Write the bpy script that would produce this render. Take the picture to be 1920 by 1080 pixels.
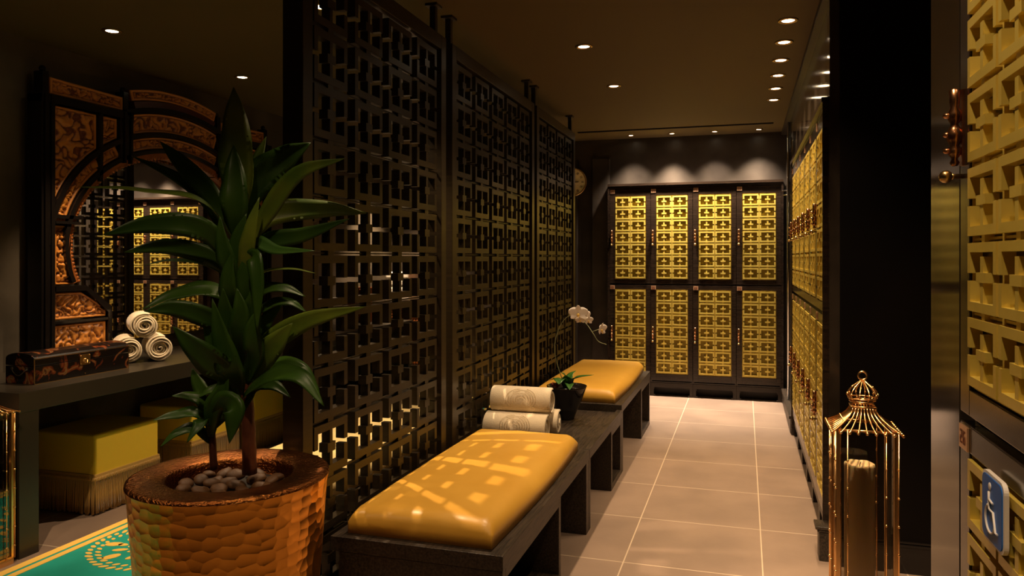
import bpy, bmesh, math, random
from mathutils import Vector, Matrix, noise
random.seed(7)
PI = math.pi
S = bpy.context.scene
for o in list(bpy.data.objects):
    bpy.data.objects.remove(o)
COL = S.collection

# ------------------------------------------------------------------ camera
F_PX, CX, CY, CAM_H = 1420.0, 960.0, 484.0, 1.35
YAW = math.atan2(436, F_PX)
cd = bpy.data.cameras.new('camera'); cam = bpy.data.objects.new('camera', cd); COL.objects.link(cam)
cam.location = (0, 0, CAM_H); cam.rotation_euler = (PI/2, 0, YAW)
cd.sensor_width = 36; cd.lens = 36*F_PX/1920; cd.shift_y = (CY-540)/1920.0
cd.clip_start = .02
S.camera = cam
# ------------------------------------------------------------------ world, exposure
w = bpy.data.worlds.new('world'); S.world = w; w.use_nodes = True
w.node_tree.nodes['Background'].inputs[0].default_value = (.10, .075, .05, 1)
w.node_tree.nodes['Background'].inputs[1].default_value = .03
S.view_settings.view_transform = 'Standard'; S.view_settings.look = 'None'
S.view_settings.gamma = 1; S.view_settings.use_curve_mapping = False
S.view_settings.exposure = -0.08

RX, RY = math.cos(YAW), math.sin(YAW)
def at(px, py, depth):
    """a point of the room at a given distance in front of the camera"""
    u = (px-CX)/F_PX*depth; z = CAM_H+(CY-py)/F_PX*depth
    return Vector((u*RX-depth*RY, u*RY+depth*RX, z))

LIGHTS = []
WARM = (1.0, .70, .42)
def spot(loc, target, power, size=60, blend=.7, color=WARM, rad=.03):
    l = bpy.data.lights.new('spot', 'SPOT'); l.energy = power; l.spot_size = math.radians(size)
    l.spot_blend = blend; l.color = color; l.shadow_soft_size = rad
    o = bpy.data.objects.new('spot', l); COL.objects.link(o); o.location = loc
    d = Vector(target)-Vector(loc); o.rotation_euler = d.to_track_quat('-Z', 'Y').to_euler()
    LIGHTS.append(o); return o

CEIL = 2.55
# (x, y, power, cone size, blend, target offset x, y)
LAMPS = [
 # centre row over the aisle / benches; first is an added unseen fill lamp
 (-.87, -.2, 12, 100, 1, 0, 0), (-.87, .95, 42, 54, 1, -.30, .50), (-.87, 2.15, 48, 80, 1, 0, 0), (-.87, 3.20, 125, 88, 1, 0, .05),
 (-.87, 4.22, 90, 90, 1, 0, 0), (-.87, 5.25, 90, 90, 1, 0, .1),
 # row along the right-hand lockers, and an added narrow spot on the lantern candle
 (.03, .15, 60, 110, 1, .12, 0), (.03, 1.05, 55, 110, 1, .12, 0), (.12, 1.75, 330, 42, .8, .16, .62), (.21, 2.35, 85, 80, 1, .15, .35), (.21, 3.3, 75, 80, 1, .15, -.25),
 (.21, 4.06, 78, 80, 1, 0, 0), (.21, 4.46, 78, 80, 1, 0, 0), (.21, 4.86, 78, 80, 1, 0, 0),
 (.21, 5.26, 78, 80, 1, 0, 0), (.21, 5.66, 78, 80, 1, 0, 0), (.21, 6.06, 78, 80, 1, 0, 0),
 # wall washers over the far lockers
 (-1.06, 7.41, 230, 84, 1, 0, .0), (-.667, 7.41, 520, 80, 1, 0, .0),
 (-.27, 7.41, 260, 84, 1, 0, .0), (.127, 7.41, 300, 88, 1, 0, .0),
 # the left-hand room; widest lamp is added fill, narrowest is added for the ottomans
 (-3.19, 3.20, 170, 52, .8, -.12, .10), (-3.18, 4.27, 50, 50, .8, 0, 0), (-1.935, 3.183, 190, 66, .5, .30, -.15),
 (-2.45, 1.9, 130, 74, .8, 0, .2), (-2.30, .7, 70, 90, 1, -.1, .3), (-2.0, 4.45, 170, 46, .7, -.72, -.55), (-3.40, 6.95, 420, 66, .6, .0, .15),
]
for (x, y, p, s, b, tx, ty) in LAMPS:
    spot((x, y, CEIL-.012), (x+tx, y+ty, 0 if abs(tx)+abs(ty) < .001 else 1.2), p, s, b, (1, .80, .60) if y > 7 else WARM, .012 if x < -1.5 else .03)

# ------------------------------------------------------------------ helpers
class MB:
    def __init__(s): s.v = []; s.f = []; s.m = []; s.sm = []
    def add(s, vs, fs, mi=0, smooth=False):
        n = len(s.v); s.v += [tuple(v) for v in vs]; s.f += [tuple(i+n for i in f) for f in fs]
        s.m += [mi]*len(fs); s.sm += [smooth]*len(fs); return s
    def box(s, x0, x1, y0, y1, z0, z1, mi=0):
        x0, x1 = min(x0, x1), max(x0, x1); y0, y1 = min(y0, y1), max(y0, y1); z0, z1 = min(z0, z1), max(z0, z1)
        return s.add([(x0,y0,z0),(x1,y0,z0),(x1,y1,z0),(x0,y1,z0),(x0,y0,z1),(x1,y0,z1),(x1,y1,z1),(x0,y1,z1)],
                     [(0,3,2,1),(4,5,6,7),(0,1,5,4),(1,2,6,5),(2,3,7,6),(3,0,4,7)], mi)
    def tube(s, pts, r, n=8, mi=0, cap=True, smooth=True, flat=1.0):
        pts = [Vector(p) for p in pts]; k = len(pts)
        rs = r if isinstance(r, (list, tuple)) else [r]*k
        vs = []; t0 = (pts[1]-pts[0]).normalized()
        up = Vector((0,0,1)) if abs(t0.z) < .9 else Vector((1,0,0))
        a = t0.cross(up).normalized()
        for i, p in enumerate(pts):
            t = (pts[min(i+1,k-1)]-pts[max(i-1,0)])
            if t.length < 1e-9: t = t0
            t = t.normalized(); a = (a-t*a.dot(t))
            if a.length < 1e-6: a = t.orthogonal()
            a = a.normalized(); b = t.cross(a)
            for j in range(n):
                q = 2*PI*j/n; vs.append(p+(a*math.cos(q)+b*math.sin(q)*flat)*rs[i])
        fs = [(i*n+j, i*n+(j+1)%n, (i+1)*n+(j+1)%n, (i+1)*n+j) for i in range(k-1) for j in range(n)]
        s.add(vs, fs, mi, smooth)
        if cap:
            m = len(s.v)-k*n
            s.f.append(tuple(m+j for j in reversed(range(n)))); s.m.append(mi); s.sm.append(False)
            s.f.append(tuple(m+(k-1)*n+j for j in range(n))); s.m.append(mi); s.sm.append(False)
        return s
    def lathe(s, prof, c=(0,0,0), n=32, mi=0, smooth=True, sy=1.0):
        vs = []; k = len(prof)
        for r, z in prof:
            for j in range(n):
                q = 2*PI*j/n; vs.append((c[0]+r*math.cos(q), c[1]+r*sy*math.sin(q), c[2]+z))
        fs = [(i*n+j, i*n+(j+1)%n, (i+1)*n+(j+1)%n, (i+1)*n+j) for i in range(k-1) for j in range(n)]
        return s.add(vs, fs, mi, smooth)
    def ball(s, c, r, n=12, mi=0, sx=1, sy=1, sz=1):
        k = max(6, n//2+1); prof = [(max(1e-5, math.sin(PI*i/(k-1)))*r, -math.cos(PI*i/(k-1))*r) for i in range(k)]
        vs = []
        for rr, z in prof:
            for j in range(n):
                q = 2*PI*j/n; vs.append((c[0]+rr*math.cos(q)*sx, c[1]+rr*math.sin(q)*sy, c[2]+z*sz))
        return s.add(vs, [(i*n+j, i*n+(j+1)%n, (i+1)*n+(j+1)%n, (i+1)*n+j) for i in range(k-1) for j in range(n)], mi, True)
    def prism(s, poly, a0, a1, axis='x', mi=0):
        """poly of (u,v); axis x -> (y,z), y -> (x,z), z -> (x,y)"""
        def P(u, v, a): return {'x': (a,u,v), 'y': (u,a,v), 'z': (u,v,a)}[axis]
        n = len(poly); vs = [P(u,v,a0) for u,v in poly]+[P(u,v,a1) for u,v in poly]
        fs = [tuple(reversed(range(n))), tuple(range(n, 2*n))]+[(i,(i+1)%n,n+(i+1)%n,n+i) for i in range(n)]
        return s.add(vs, fs, mi)
    def strip(s, A, B, a0, a1, axis='x', mi=0):
        """band between two polylines of (u,v), extruded"""
        for i in range(len(A)-1):
            s.prism([A[i], A[i+1], B[i+1], B[i]], a0, a1, axis, mi)
        return s
    def build(s, name, mats, parent=None, bevel=0, weld=False):
        me = bpy.data.meshes.new(name); me.from_pydata(s.v, [], s.f)
        for m in (mats if isinstance(mats, (list, tuple)) else [mats]): me.materials.append(m)
        me.polygons.foreach_set('material_index', s.m); me.polygons.foreach_set('use_smooth', s.sm)
        me.update()
        bm = bmesh.new(); bm.from_mesh(me)
        if weld: bmesh.ops.remove_doubles(bm, verts=bm.verts, dist=1e-5)
        bmesh.ops.recalc_face_normals(bm, faces=bm.faces)
        bm.to_mesh(me); bm.free()
        o = bpy.data.objects.new(name, me); COL.objects.link(o)
        if parent: o.parent = parent
        if bevel:
            b = o.modifiers.new('bevel', 'BEVEL'); b.width = bevel; b.segments = 2; b.limit_method = 'ANGLE'
        return o

def tag(o, label, cat, group=None, kind=None):
    o['label'] = label; o['category'] = cat
    if group: o['group'] = group
    if kind: o['kind'] = kind
    return o
def empty(name, loc, label, cat, group=None, rz=0):
    o = bpy.data.objects.new(name, None); COL.objects.link(o); o.location = loc; o.rotation_euler = (0,0,rz)
    o.empty_display_size = .1
    return tag(o, label, cat, group)
def copy_tree(o, parent=None):
    c = o.copy(); COL.objects.link(c); c.parent = parent
    for ch in list(o.children): copy_tree(ch, c)
    return c
def struct(name, mb, m, bevel=0):
    o = mb.build(name, m, bevel=bevel); o['kind'] = 'structure'; return o

# ------------------------------------------------------------------ materials
def mat(name, color, rough=.5, metal=0, noise_amt=0, noise_scale=8, color2=None, bump=0, bump_scale=40, spec=None,
        coat=0, stretch=None, emit=None, emit_s=0, trans=0, ior=1.45, alpha=None, sheen=0, bump_dist=.01, contrast=(.35,.65)):
    m = bpy.data.materials.new(name); m.use_nodes = True; nt = m.node_tree; N = nt.nodes; L = nt.links
    b = N['Principled BSDF']; b.inputs['Base Color'].default_value = (*color, 1)
    b.inputs['Roughness'].default_value = rough; b.inputs['Metallic'].default_value = metal
    b.inputs['IOR'].default_value = ior
    if spec is not None: b.inputs['Specular IOR Level'].default_value = spec
    b.inputs['Coat Weight'].default_value = coat; b.inputs['Coat Roughness'].default_value = .12
    b.inputs['Transmission Weight'].default_value = trans
    b.inputs['Sheen Weight'].default_value = sheen
    if emit: b.inputs['Emission Color'].default_value = (*emit, 1); b.inputs['Emission Strength'].default_value = emit_s
    vec = None
    if color2 or bump:
        tc = N.new('ShaderNodeTexCoord'); mp = N.new('ShaderNodeMapping'); L.new(tc.outputs['Object'], mp.inputs[0])
        if stretch: mp.inputs['Scale'].default_value = stretch
        vec = mp.outputs[0]
    if color2:
        n = N.new('ShaderNodeTexNoise'); n.inputs['Scale'].default_value = noise_scale; n.inputs['Detail'].default_value = 6
        L.new(vec, n.inputs['Vector']); r = N.new('ShaderNodeValToRGB')
        r.color_ramp.elements[0].position = contrast[0]; r.color_ramp.elements[1].position = contrast[1]
        r.color_ramp.elements[0].color = (*color, 1); r.color_ramp.elements[1].color = (*color2, 1)
        L.new(n.outputs['Fac'], r.inputs[0]); L.new(r.outputs[0], b.inputs['Base Color'])
    if bump:
        n2 = N.new('ShaderNodeTexNoise'); n2.inputs['Scale'].default_value = bump_scale; n2.inputs['Detail'].default_value = 4
        L.new(vec, n2.inputs['Vector']); bp = N.new('ShaderNodeBump'); bp.inputs['Strength'].default_value = bump
        bp.inputs['Distance'].default_value = bump_dist
        L.new(n2.outputs['Fac'], bp.inputs['Height']); L.new(bp.outputs[0], b.inputs['Normal'])
    return m
def node_math(nt, op, a, b=None):
    n = nt.nodes.new('ShaderNodeMath'); n.operation = op
    for i, q in enumerate((a, b)):
        if q is None: continue
        if isinstance(q, (int, float)): n.inputs[i].default_value = q
        else: nt.links.new(q, n.inputs[i])
    return n.outputs[0]
M = {}
M['black_wood'] = mat('black stained wood', (.016,.011,.008), .34, color2=(.03,.02,.013), noise_scale=5, stretch=(1,1,18), bump=.12, bump_scale=30)
M['bench_wood'] = mat('dark oak veneer', (.013,.009,.006), .42, color2=(.050,.034,.021), noise_scale=9, stretch=(14,1.2,14), bump=.3, bump_scale=24)
M['screen_wood'] = mat('dark lacquered screen wood', (.014,.0095,.004), .32, color2=(.025,.017,.0075), noise_scale=5, stretch=(1,1,14))
M['locker_wood'] = mat('polished dark locker wood', (.016,.010,.007), .22, color2=(.032,.020,.013), noise_scale=5, stretch=(1,1,12), coat=.3)
M['gold'] = mat('brushed yellow gold lattice', (.80,.62,.13), .34, metal=.30, color2=(.72,.55,.10), noise_scale=12)
M['gold_back'] = mat('dull gold backing', (.34,.25,.038), .45, metal=.3, color2=(.27,.20,.03), noise_scale=6)
M['brass'] = mat('aged brass', (.62,.40,.16), .28, metal=1)
M['copper'] = mat('aged copper', (.78,.42,.22), .25, metal=1, color2=(.42,.18,.08), noise_scale=60)
M['plaque'] = mat('pinkish copper plaque', (.80,.50,.30), .35, metal=.7)
M['plaque_ink'] = mat('dark red plaque numerals', (.16,.03,.015), .5)
M['chrome'] = mat('chrome', (.7,.68,.65), .15, metal=1)
M['wall'] = mat('dark brown polished plaster', (.030,.023,.018), .36, color2=(.062,.049,.038), noise_scale=3.2, bump=.15, bump_scale=14)
M['wall_left'] = mat('grey brown plaster', (.062,.050,.034), .55, color2=(.12,.097,.068), noise_scale=2.5, bump=.12, bump_scale=12)
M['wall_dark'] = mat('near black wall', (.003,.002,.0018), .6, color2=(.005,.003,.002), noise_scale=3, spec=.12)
M['marble'] = mat('glossy black marble', (.016,.012,.009), .09, color2=(.05,.038,.028), noise_scale=6, stretch=(1,1,.4))
M['ceiling'] = mat('dark brown painted ceiling', (.095,.064,.019), .75)
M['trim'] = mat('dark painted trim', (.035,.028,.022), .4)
M['leather'] = mat('mustard yellow leather', (.76,.43,.065), .36, color2=(.68,.36,.045), noise_scale=3.5, bump=.16, bump_scale=26, bump_dist=.004, contrast=(.3,.7))
M['pale_leather'] = mat('pale yellow leather', (.88,.70,.32), .4)
M['towel'] = mat('cream terry towel', (.82,.70,.50), .95, bump=.5, bump_scale=350, sheen=.3, bump_dist=.004)
M['towel_line'] = mat('tan embroidery thread', (.50,.36,.17), .8)
M['white_towel'] = mat('white towel', (.9,.85,.75), .9)
M['carved'] = mat('carved orange wood', (.17,.042,.008), .40, color2=(.42,.14,.022), noise_scale=22)
M['carved_edge'] = mat('orange wood moulding', (.34,.105,.018), .38, color2=(.24,.065,.012), noise_scale=8)
M['carved_dark'] = mat('dark red wood ground', (.06,.010,.005), .45)
M['black_lacquer'] = mat('black lacquer', (.009,.007,.006), .14)
M['box_lacquer'] = mat('painted black lacquer', (.010,.006,.004), .22)
M['ott'] = mat('yellow ottoman fabric', (.74,.50,.035), .8, bump=.15, bump_scale=300)
M['fringe'] = mat('gold silk fringe', (.42,.24,.045), .45, sheen=.3)
M['console'] = mat('dark bronze console laminate', (.030,.024,.016), .30)
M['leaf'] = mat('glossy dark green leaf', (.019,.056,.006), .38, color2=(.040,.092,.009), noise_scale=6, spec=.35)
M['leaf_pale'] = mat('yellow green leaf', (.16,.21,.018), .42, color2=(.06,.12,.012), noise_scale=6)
M['bark'] = mat('reddish brown cane', (.14,.042,.016), .45, color2=(.07,.022,.010), noise_scale=30, stretch=(1,1,.4), bump=.4, bump_scale=60)
M['soil'] = mat('dark potting soil', (.012,.008,.005), .9)
M['pebble'] = mat('tan river pebble', (.115,.050,.014), .6, color2=(.07,.030,.009), noise_scale=12)
M['orchid'] = mat('white orchid petal', (.82,.74,.66), .5)
M['orchid_heart'] = mat('yellow orchid heart', (.75,.50,.12), .5)
M['stem'] = mat('pale green stem', (.28,.30,.16), .5)
M['orchid_leaf'] = mat('bright green orchid leaf', (.045,.14,.022), .3)
M['bowl'] = mat('black glazed bowl', (.012,.009,.007), .12)
M['candle'] = mat('cream wax candle', (.86,.70,.42), .45, color2=(.82,.64,.36), noise_scale=4)
M['candle'].node_tree.nodes['Principled BSDF'].inputs['Subsurface Weight'].default_value = .5
M['candle'].node_tree.nodes['Principled BSDF'].inputs['Subsurface Radius'].default_value = (.05,.03,.012)
M['wire'] = mat('gold wire', (.92,.55,.22), .24, metal=1)
M['sign_blue'] = mat('blue sign enamel', (.0,.13,.58), .4, spec=.15)
M['sign_white'] = mat('white sign enamel', (.9,.84,.78), .35)
M['clock_face'] = mat('cream clock dial', (.95,.82,.50), .5)
M['ink'] = mat('dark ink', (.02,.01,.008), .5)
M['lens'] = mat('lit lamp lens', (1,1,1), .4, emit=(1,.80,.52), emit_s=22)
M['red_flower'] = mat('dull red moss', (.25,.05,.03), .7)
def glass(name, tint):
    m = bpy.data.materials.new(name); m.use_nodes = True; nt = m.node_tree; N = nt.nodes; L = nt.links
    for n in list(N): N.remove(n)
    o = N.new('ShaderNodeOutputMaterial'); t = N.new('ShaderNodeBsdfTransparent'); g = N.new('ShaderNodeBsdfGlossy')
    t.inputs[0].default_value = (*tint, 1); g.inputs['Roughness'].default_value = .02
    f = N.new('ShaderNodeFresnel'); f.inputs[0].default_value = 1.45; mx = N.new('ShaderNodeMixShader')
    L.new(f.outputs[0], mx.inputs[0]); L.new(t.outputs[0], mx.inputs[1]); L.new(g.outputs[0], mx.inputs[2]); L.new(mx.outputs[0], o.inputs[0])
    return m
M['glass'] = glass('clear lantern glass', (.93,.90,.84))
M['mirror'] = mat('mirror silver', (.80,.78,.74), .01, metal=1)

def tile_mat():
    m = mat('brown grey porcelain tile', (.23,.165,.125), .42, color2=(.30,.215,.16), noise_scale=2.4, bump=.05, bump_scale=60)
    nt = m.node_tree; N = nt.nodes; L = nt.links; b = N['Principled BSDF']
    g = N.new('ShaderNodeNewGeometry'); sx = N.new('ShaderNodeSeparateXYZ'); L.new(g.outputs['Position'], sx.inputs[0])
    def dist(c, off, size):
        a = node_math(nt, 'SUBTRACT', c, off-60*size); a = node_math(nt, 'DIVIDE', a, size); a = node_math(nt, 'FRACT', a)
        a = node_math(nt, 'SUBTRACT', a, .5); a = node_math(nt, 'ABSOLUTE', a); a = node_math(nt, 'SUBTRACT', .5, a)
        return node_math(nt, 'MULTIPLY', a, size)
    d = node_math(nt, 'MINIMUM', dist(sx.outputs[0], -.515, .59), dist(sx.outputs[1], 3.96, .6))
    k = node_math(nt, 'LESS_THAN', d, .0028)
    src = b.inputs['Base Color'].links[0].from_socket
    mx = N.new('ShaderNodeMixRGB'); mx.inputs[2].default_value = (.58,.46,.33,1)
    L.new(k, mx.inputs[0]); L.new(src, mx.inputs[1]); L.new(mx.outputs[0], b.inputs['Base Color'])
    return m
M['tile'] = tile_mat()
def hammered():
    m = mat('hammered copper', (.86,.38,.06), .27, metal=1)
    nt = m.node_tree; N = nt.nodes; L = nt.links; b = N['Principled BSDF']
    tc = N.new('ShaderNodeTexCoord'); mp = N.new('ShaderNodeMapping'); mp.inputs['Scale'].default_value = (1,1,1.25)
    L.new(tc.outputs['Object'], mp.inputs[0])
    v = N.new('ShaderNodeTexVoronoi'); v.inputs['Scale'].default_value = 27; v.feature = 'F1'; v.inputs['Randomness'].default_value = .55
    L.new(mp.outputs[0], v.inputs['Vector'])
    bp = N.new('ShaderNodeBump'); bp.inputs['Strength'].default_value = .9; bp.inputs['Distance'].default_value = .0048
    sq = node_math(nt, 'MULTIPLY', v.outputs['Distance'], v.outputs['Distance']); L.new(sq, bp.inputs['Height']); L.new(bp.outputs[0], b.inputs['Normal'])
    return m
M['hammered'] = hammered()
M['rim'] = mat('finely beaten copper painted dark as reflection', (.34,.12,.03), .22, metal=1, color2=(.24,.07,.018), noise_scale=14, bump=1, bump_scale=110, bump_dist=.006)  # same metal as the pot; dark ceiling reflection put into the colour
def painted_lacquer():
    m = M['box_lacquer']; nt = m.node_tree; N = nt.nodes; L = nt.links; b = N['Principled BSDF']
    tc = N.new('ShaderNodeTexCoord'); n = N.new('ShaderNodeTexNoise'); n.inputs['Scale'].default_value = 11; n.inputs['Detail'].default_value = 8
    n.inputs['Distortion'].default_value = 1.2
    L.new(tc.outputs['Object'], n.inputs['Vector']); r = N.new('ShaderNodeValToRGB'); e = r.color_ramp.elements
    e[0].position = .54; e[0].color = (.009,.006,.005,1); e[1].position = .60; e[1].color = (.17,.035,.010,1)
    q = e.new(.64); q.color = (.20,.12,.045,1); q = e.new(.70); q.color = (.06,.02,.01,1)
    L.new(n.outputs['Fac'], r.inputs[0]); L.new(r.outputs[0], b.inputs['Base Color'])
painted_lacquer()

# ------------------------------------------------------------------ room shell
WB = 7.62; WL = -3.75; YB = -1.6
struct('floor', MB().box(WL-.2, 2.8, YB-.2, 8.3, -.1, 0), M['tile'])
struct('ceiling', MB().box(WL-.2, 2.8, YB-.2, 8.3, CEIL, CEIL+.12), M['ceiling'])
struct('wall_left', MB().box(WL-.15, WL, YB-.2, 8.3, 0, CEIL), M['wall_left'])
BX0, BX1 = -1.285, .329       # far locker bank
bw = MB()
bw.box(WL, BX0-.002, WB, WB+.5, 0, CEIL); bw.box(BX0-.002, BX1+.002, WB, WB+.5, 2.066, CEIL)
bw.box(BX1+.002, .9, WB, WB+.5, 0, CEIL)
struct('wall_back', bw, M['wall'])
RW = .372                      # right wall plane
RY0, RY1 = 3.729, 6.15         # right locker bank
rw = MB()
rw.box(RW, .9, RY1+.012, WB, 0, CEIL); rw.box(RW, .9, RY0-.012, RY1+.012, 2.066, CEIL); rw.box(RW-.012, .9, 3.62, RY0-.012, 0, CEIL)
struct('wall_right', rw, M['marble'])
struct('trim_1', MB().box(RW-.035, RW, 6.20, WB, 0, .11).box(RW-.045, RW, 6.20, WB, .11, .135), M['bench_wood'], .003)
# near block with marble corner and the side passage
NB = 1.71
nb = MB(); nb.box(.36, .9, 1.50, NB, 0, CEIL)
struct('wall_near', nb, M['marble'])
nb = MB(); nb.box(.385, .9, YB, 1.50, 2.066, CEIL); nb.box(.385+.02, 2.6, 1.416, 1.5, 0, CEIL); nb.box(.9, 2.6, YB, NB, 0, CEIL)
nb.box(.385, .9, YB, .16, 0, 2.066)
struct('wall_near_lockers', nb, M['wall_dark'])
struct('wall_passage', MB().box(.9, 2.6, 3.62, 3.8, 0, CEIL), M['wall_dark'])
struct('wall_passage_end', MB().box(2.6, 2.75, 1.4, 3.8, 0, CEIL), M['wall_dark'])
struct('wall_passage_face', MB().box(RW+.03, .9, 3.60, 3.62, 0, CEIL), M['wall_dark'])
bb = MB()
for z0, z1, t in ((0,.115,.012), (.115,.124,.016), (.128,.135,.010)): bb.box(RW+.03, 2.6, 3.60-t, 3.60, z0, z1)
struct('baseboard_passage', bb, M['black_lacquer'])
struct('wall_behind', MB().box(WL, 2.6, YB-.15, YB, 0, CEIL), M['wall_left'])
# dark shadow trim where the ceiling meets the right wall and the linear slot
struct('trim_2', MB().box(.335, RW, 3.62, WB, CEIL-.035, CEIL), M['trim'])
# column beside the far lockers
struct('trim_3', MB().box(-1.47, -1.30, 7.56, WB, 0, 2.35), M['wall'])
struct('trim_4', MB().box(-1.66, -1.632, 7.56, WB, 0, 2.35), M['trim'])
o = MB().box(-1.52, .245, 7.07, 7.115, CEIL-.006, CEIL).build('air_slot_diffuser', M['black_lacquer'])
tag(o, 'long black linear air slot in the ceiling before the far lockers', 'air vent')

# ------------------------------------------------------------------ downlights
lamp_labels = {
 (-.87,4.22): 'larger round ceiling downlight over the aisle, nearer of two in the middle row',
 (-.87,5.25): 'larger round ceiling downlight over the aisle, farther of two in the middle row',
 (-3.19,3.20): 'recessed ceiling spotlight in front of the carved mirror, left one of two',
 (-3.18,4.27): 'recessed ceiling spotlight above the tall plant tip, right one of two left of the screens',
 (-1.935,3.183): 'ceiling spotlight seen through the top corner of the nearest fretwork screen',
 (.21,4.06): 'first and nearest ceiling downlight in the row of six by the right lockers',
 (.21,4.46): 'second ceiling downlight from the front in the row of six by the right lockers',
 (.21,4.86): 'third ceiling downlight from the front in the row of six by the right lockers',
 (.21,5.26): 'fourth ceiling downlight from the front in the row of six by the right lockers',
 (.21,5.66): 'fifth ceiling downlight from the front in the row of six by the right lockers',
 (.21,6.06): 'sixth and farthest ceiling downlight in the row of six by the right lockers',
 (-1.06,7.41): 'leftmost of four small wall washer lamps above the far lockers',
 (-.667,7.41): 'second from left of four small wall washer lamps above the far lockers',
 (-.27,7.41): 'third from left of four small wall washer lamps above the far lockers',
 (.127,7.41): 'rightmost of four small wall washer lamps above the far lockers'}
ring = MB().lathe([(.030,0),(.046,0),(.050,-.003),(.046,-.006),(.034,-.006),(.030,0)], n=28)
lens = MB().lathe([(.0001,-.002),(.032,-.002),(.032,-.0005),(.0001,-.0005)], n=24)
first = None
for (x, y, p, s, b, tx, ty) in LAMPS:
    if (x, y) not in lamp_labels: continue
    if first is None:
        first = empty('downlight', (x,y,CEIL), lamp_labels[(x,y)], 'ceiling light', 'recessed ceiling downlights')
        ring.build('trim_ring', M['brass'], first); lens.build('lens', M['lens'], first); e = first
    else:
        e = copy_tree(first); e.location = (x,y,CEIL); e['label'] = lamp_labels[(x,y)]
    if y > 7: e.scale = (.75,.75,1)

# ------------------------------------------------------------------ fretwork
def fret(nx, nz, cw, ch, bar, gx, gz, dep, post_top, arm_w, arm_h, post_w, mid_gap, rail, y0=0, x0=0, z0=0, conn=.03):
    mb = MB()
    for i in range(nx):
        for k in range(nz):
            a = x0+i*cw+gx/2; b = x0+(i+1)*cw-gx/2; c = z0+k*ch+gz/2; d = z0+(k+1)*ch-gz/2
            mx = (a+b)/2; mz = (c+d)/2; y1 = y0+dep
            mb.box(a, b, y0, y1, d-bar, d); mb.box(a, b, y0, y1, c, c+bar)
            for s in (a, b-bar*.9):
                mb.box(s, s+bar*.9, y0, y1, c+bar, mz-mid_gap/2); mb.box(s, s+bar*.9, y0, y1, mz+mid_gap/2, d-bar)
            top = d-bar if post_top >= 1 else c+(d-c)*post_top
            mb.box(mx-post_w/2, mx+post_w/2, y0+.001, y1, c+bar, top)
            mb.box(mx-arm_w/2, mx+arm_w/2, y0-.0005, y1, mz-arm_h/2, mz+arm_h/2)
            if k < nz-1: mb.box(mx-conn/2, mx+conn/2, y0+.003, y1-.002, d, d+gz)
    if rail:
        for k in range(1, nz):
            z = z0+k*ch; mb.box(x0, x0+nx*cw, y0+dep*.35, y0+dep*.65, z-rail/2, z+rail/2)
    return mb
ROW = .1935; SZ0 = .2065; SX = -1.37
def screen(y0, y1, n, label, hangers):
    """front face (towards the aisle) at x = SX; local x runs along +y, local y runs to -x"""
    e = empty('fretwork_screen', (SX, y0, 0), label, 'screen', 'fretwork screens hung in a line', PI/2)
    L = y1-y0; T = .076; fz0 = .13; fz1 = 2.405; st = .060
    fr = MB(); fr.box(0, st, 0, T, fz0, fz1); fr.box(L-st, L, 0, T, fz0, fz1)
    fr.box(st, L-st, 0, T, SZ0+11*ROW+.004, fz1); fr.box(st, L-st, 0, T, fz0, SZ0-.004)
    fr.build('frame', M['screen_wood'], e, .002)
    cw = (L-2*st)/n
    fret(n, 11, cw, ROW, .027, .056, .016, .034, 1, .052, .032, .018, .018, .005, y0=.012, x0=st, z0=SZ0, conn=.036).build('fretwork', M['screen_wood'], e)
    mb = MB()
    for s in (0, L): mb.box(s-.004 if s else -.0, s+.004 if not s else s, T*.2, T*.8, fz0, fz0+.001)
    for hx in hangers:
        h = MB(); h.box(hx-.014, hx+.014, .024, .052, fz1, CEIL-.012); h.box(hx-.034, hx+.034, .008, .068, CEIL-.012, CEIL)
        h.build('hanging_rod', M['black_wood'], e)
    for fx in (.08, L-.08):
        MB().box(fx-.02, fx+.02, .018, .058, 0, fz0).build('foot', M['black_wood'], e)
    return e
screen(2.15, 3.385, 4, 'nearest dark wood fretwork screen, next to the copper plant pot', [.55, 1.17])
screen(3.465, 4.985, 5, 'middle dark wood fretwork screen, behind the rolled cream towels', [.05, 1.46])
screen(5.05, 6.28, 4, 'farthest dark wood fretwork screen, ending beside the wall clock', [.05, 1.20])

# ------------------------------------------------------------------ lockers
W = .4035
LCW, LCH = .152, .1165
lat_mesh = fret(2, 7, LCW, LCH, .0145, .011, .011, .018, .80, .046, .015, .014, .012, 0, conn=.016)
for k in range(8):     # strips seen between the two columns and at the sides
    pass
for k in range(7):
    z = k*LCH+LCH/2
    for x in (0, LCW, 2*LCW): lat_mesh.box(x-.004, x+.004, .008, .018, z-LCH/2, z+LCH/2)
for k in range(8): lat_mesh.box(0, 2*LCW, .010, .016, k*LCH-.002, k*LCH+.002)
def handle_mesh():
    mb = MB()
    pr = [(.004,.0),(.007,.006),(.004,.014),(.008,.022),(.0095,.032),(.006,.040),(.010,.050),(.012,.062),(.008,.074),(.005,.082),(.009,.092),(.010,.104),(.006,.116),(.007,.126),(.008,.150),(.003,.154)]
    mb.lathe(pr, (0,-.012,0), 12)
    for z in (.03,.062,.10): mb.ball((0,-.022,z), .006, 8)
    mb.box(-.007,.007,-.004,0,.0,.15)
    return mb
def knob_mesh():
    mb = MB(); mb.tube([(0,0,0),(0,-.014,0),(0,-.018,0)], [.004,.004,.006], 10)
    mb.ball((0,-.026,0), .0105, 14); return mb
_proto = {}
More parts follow.
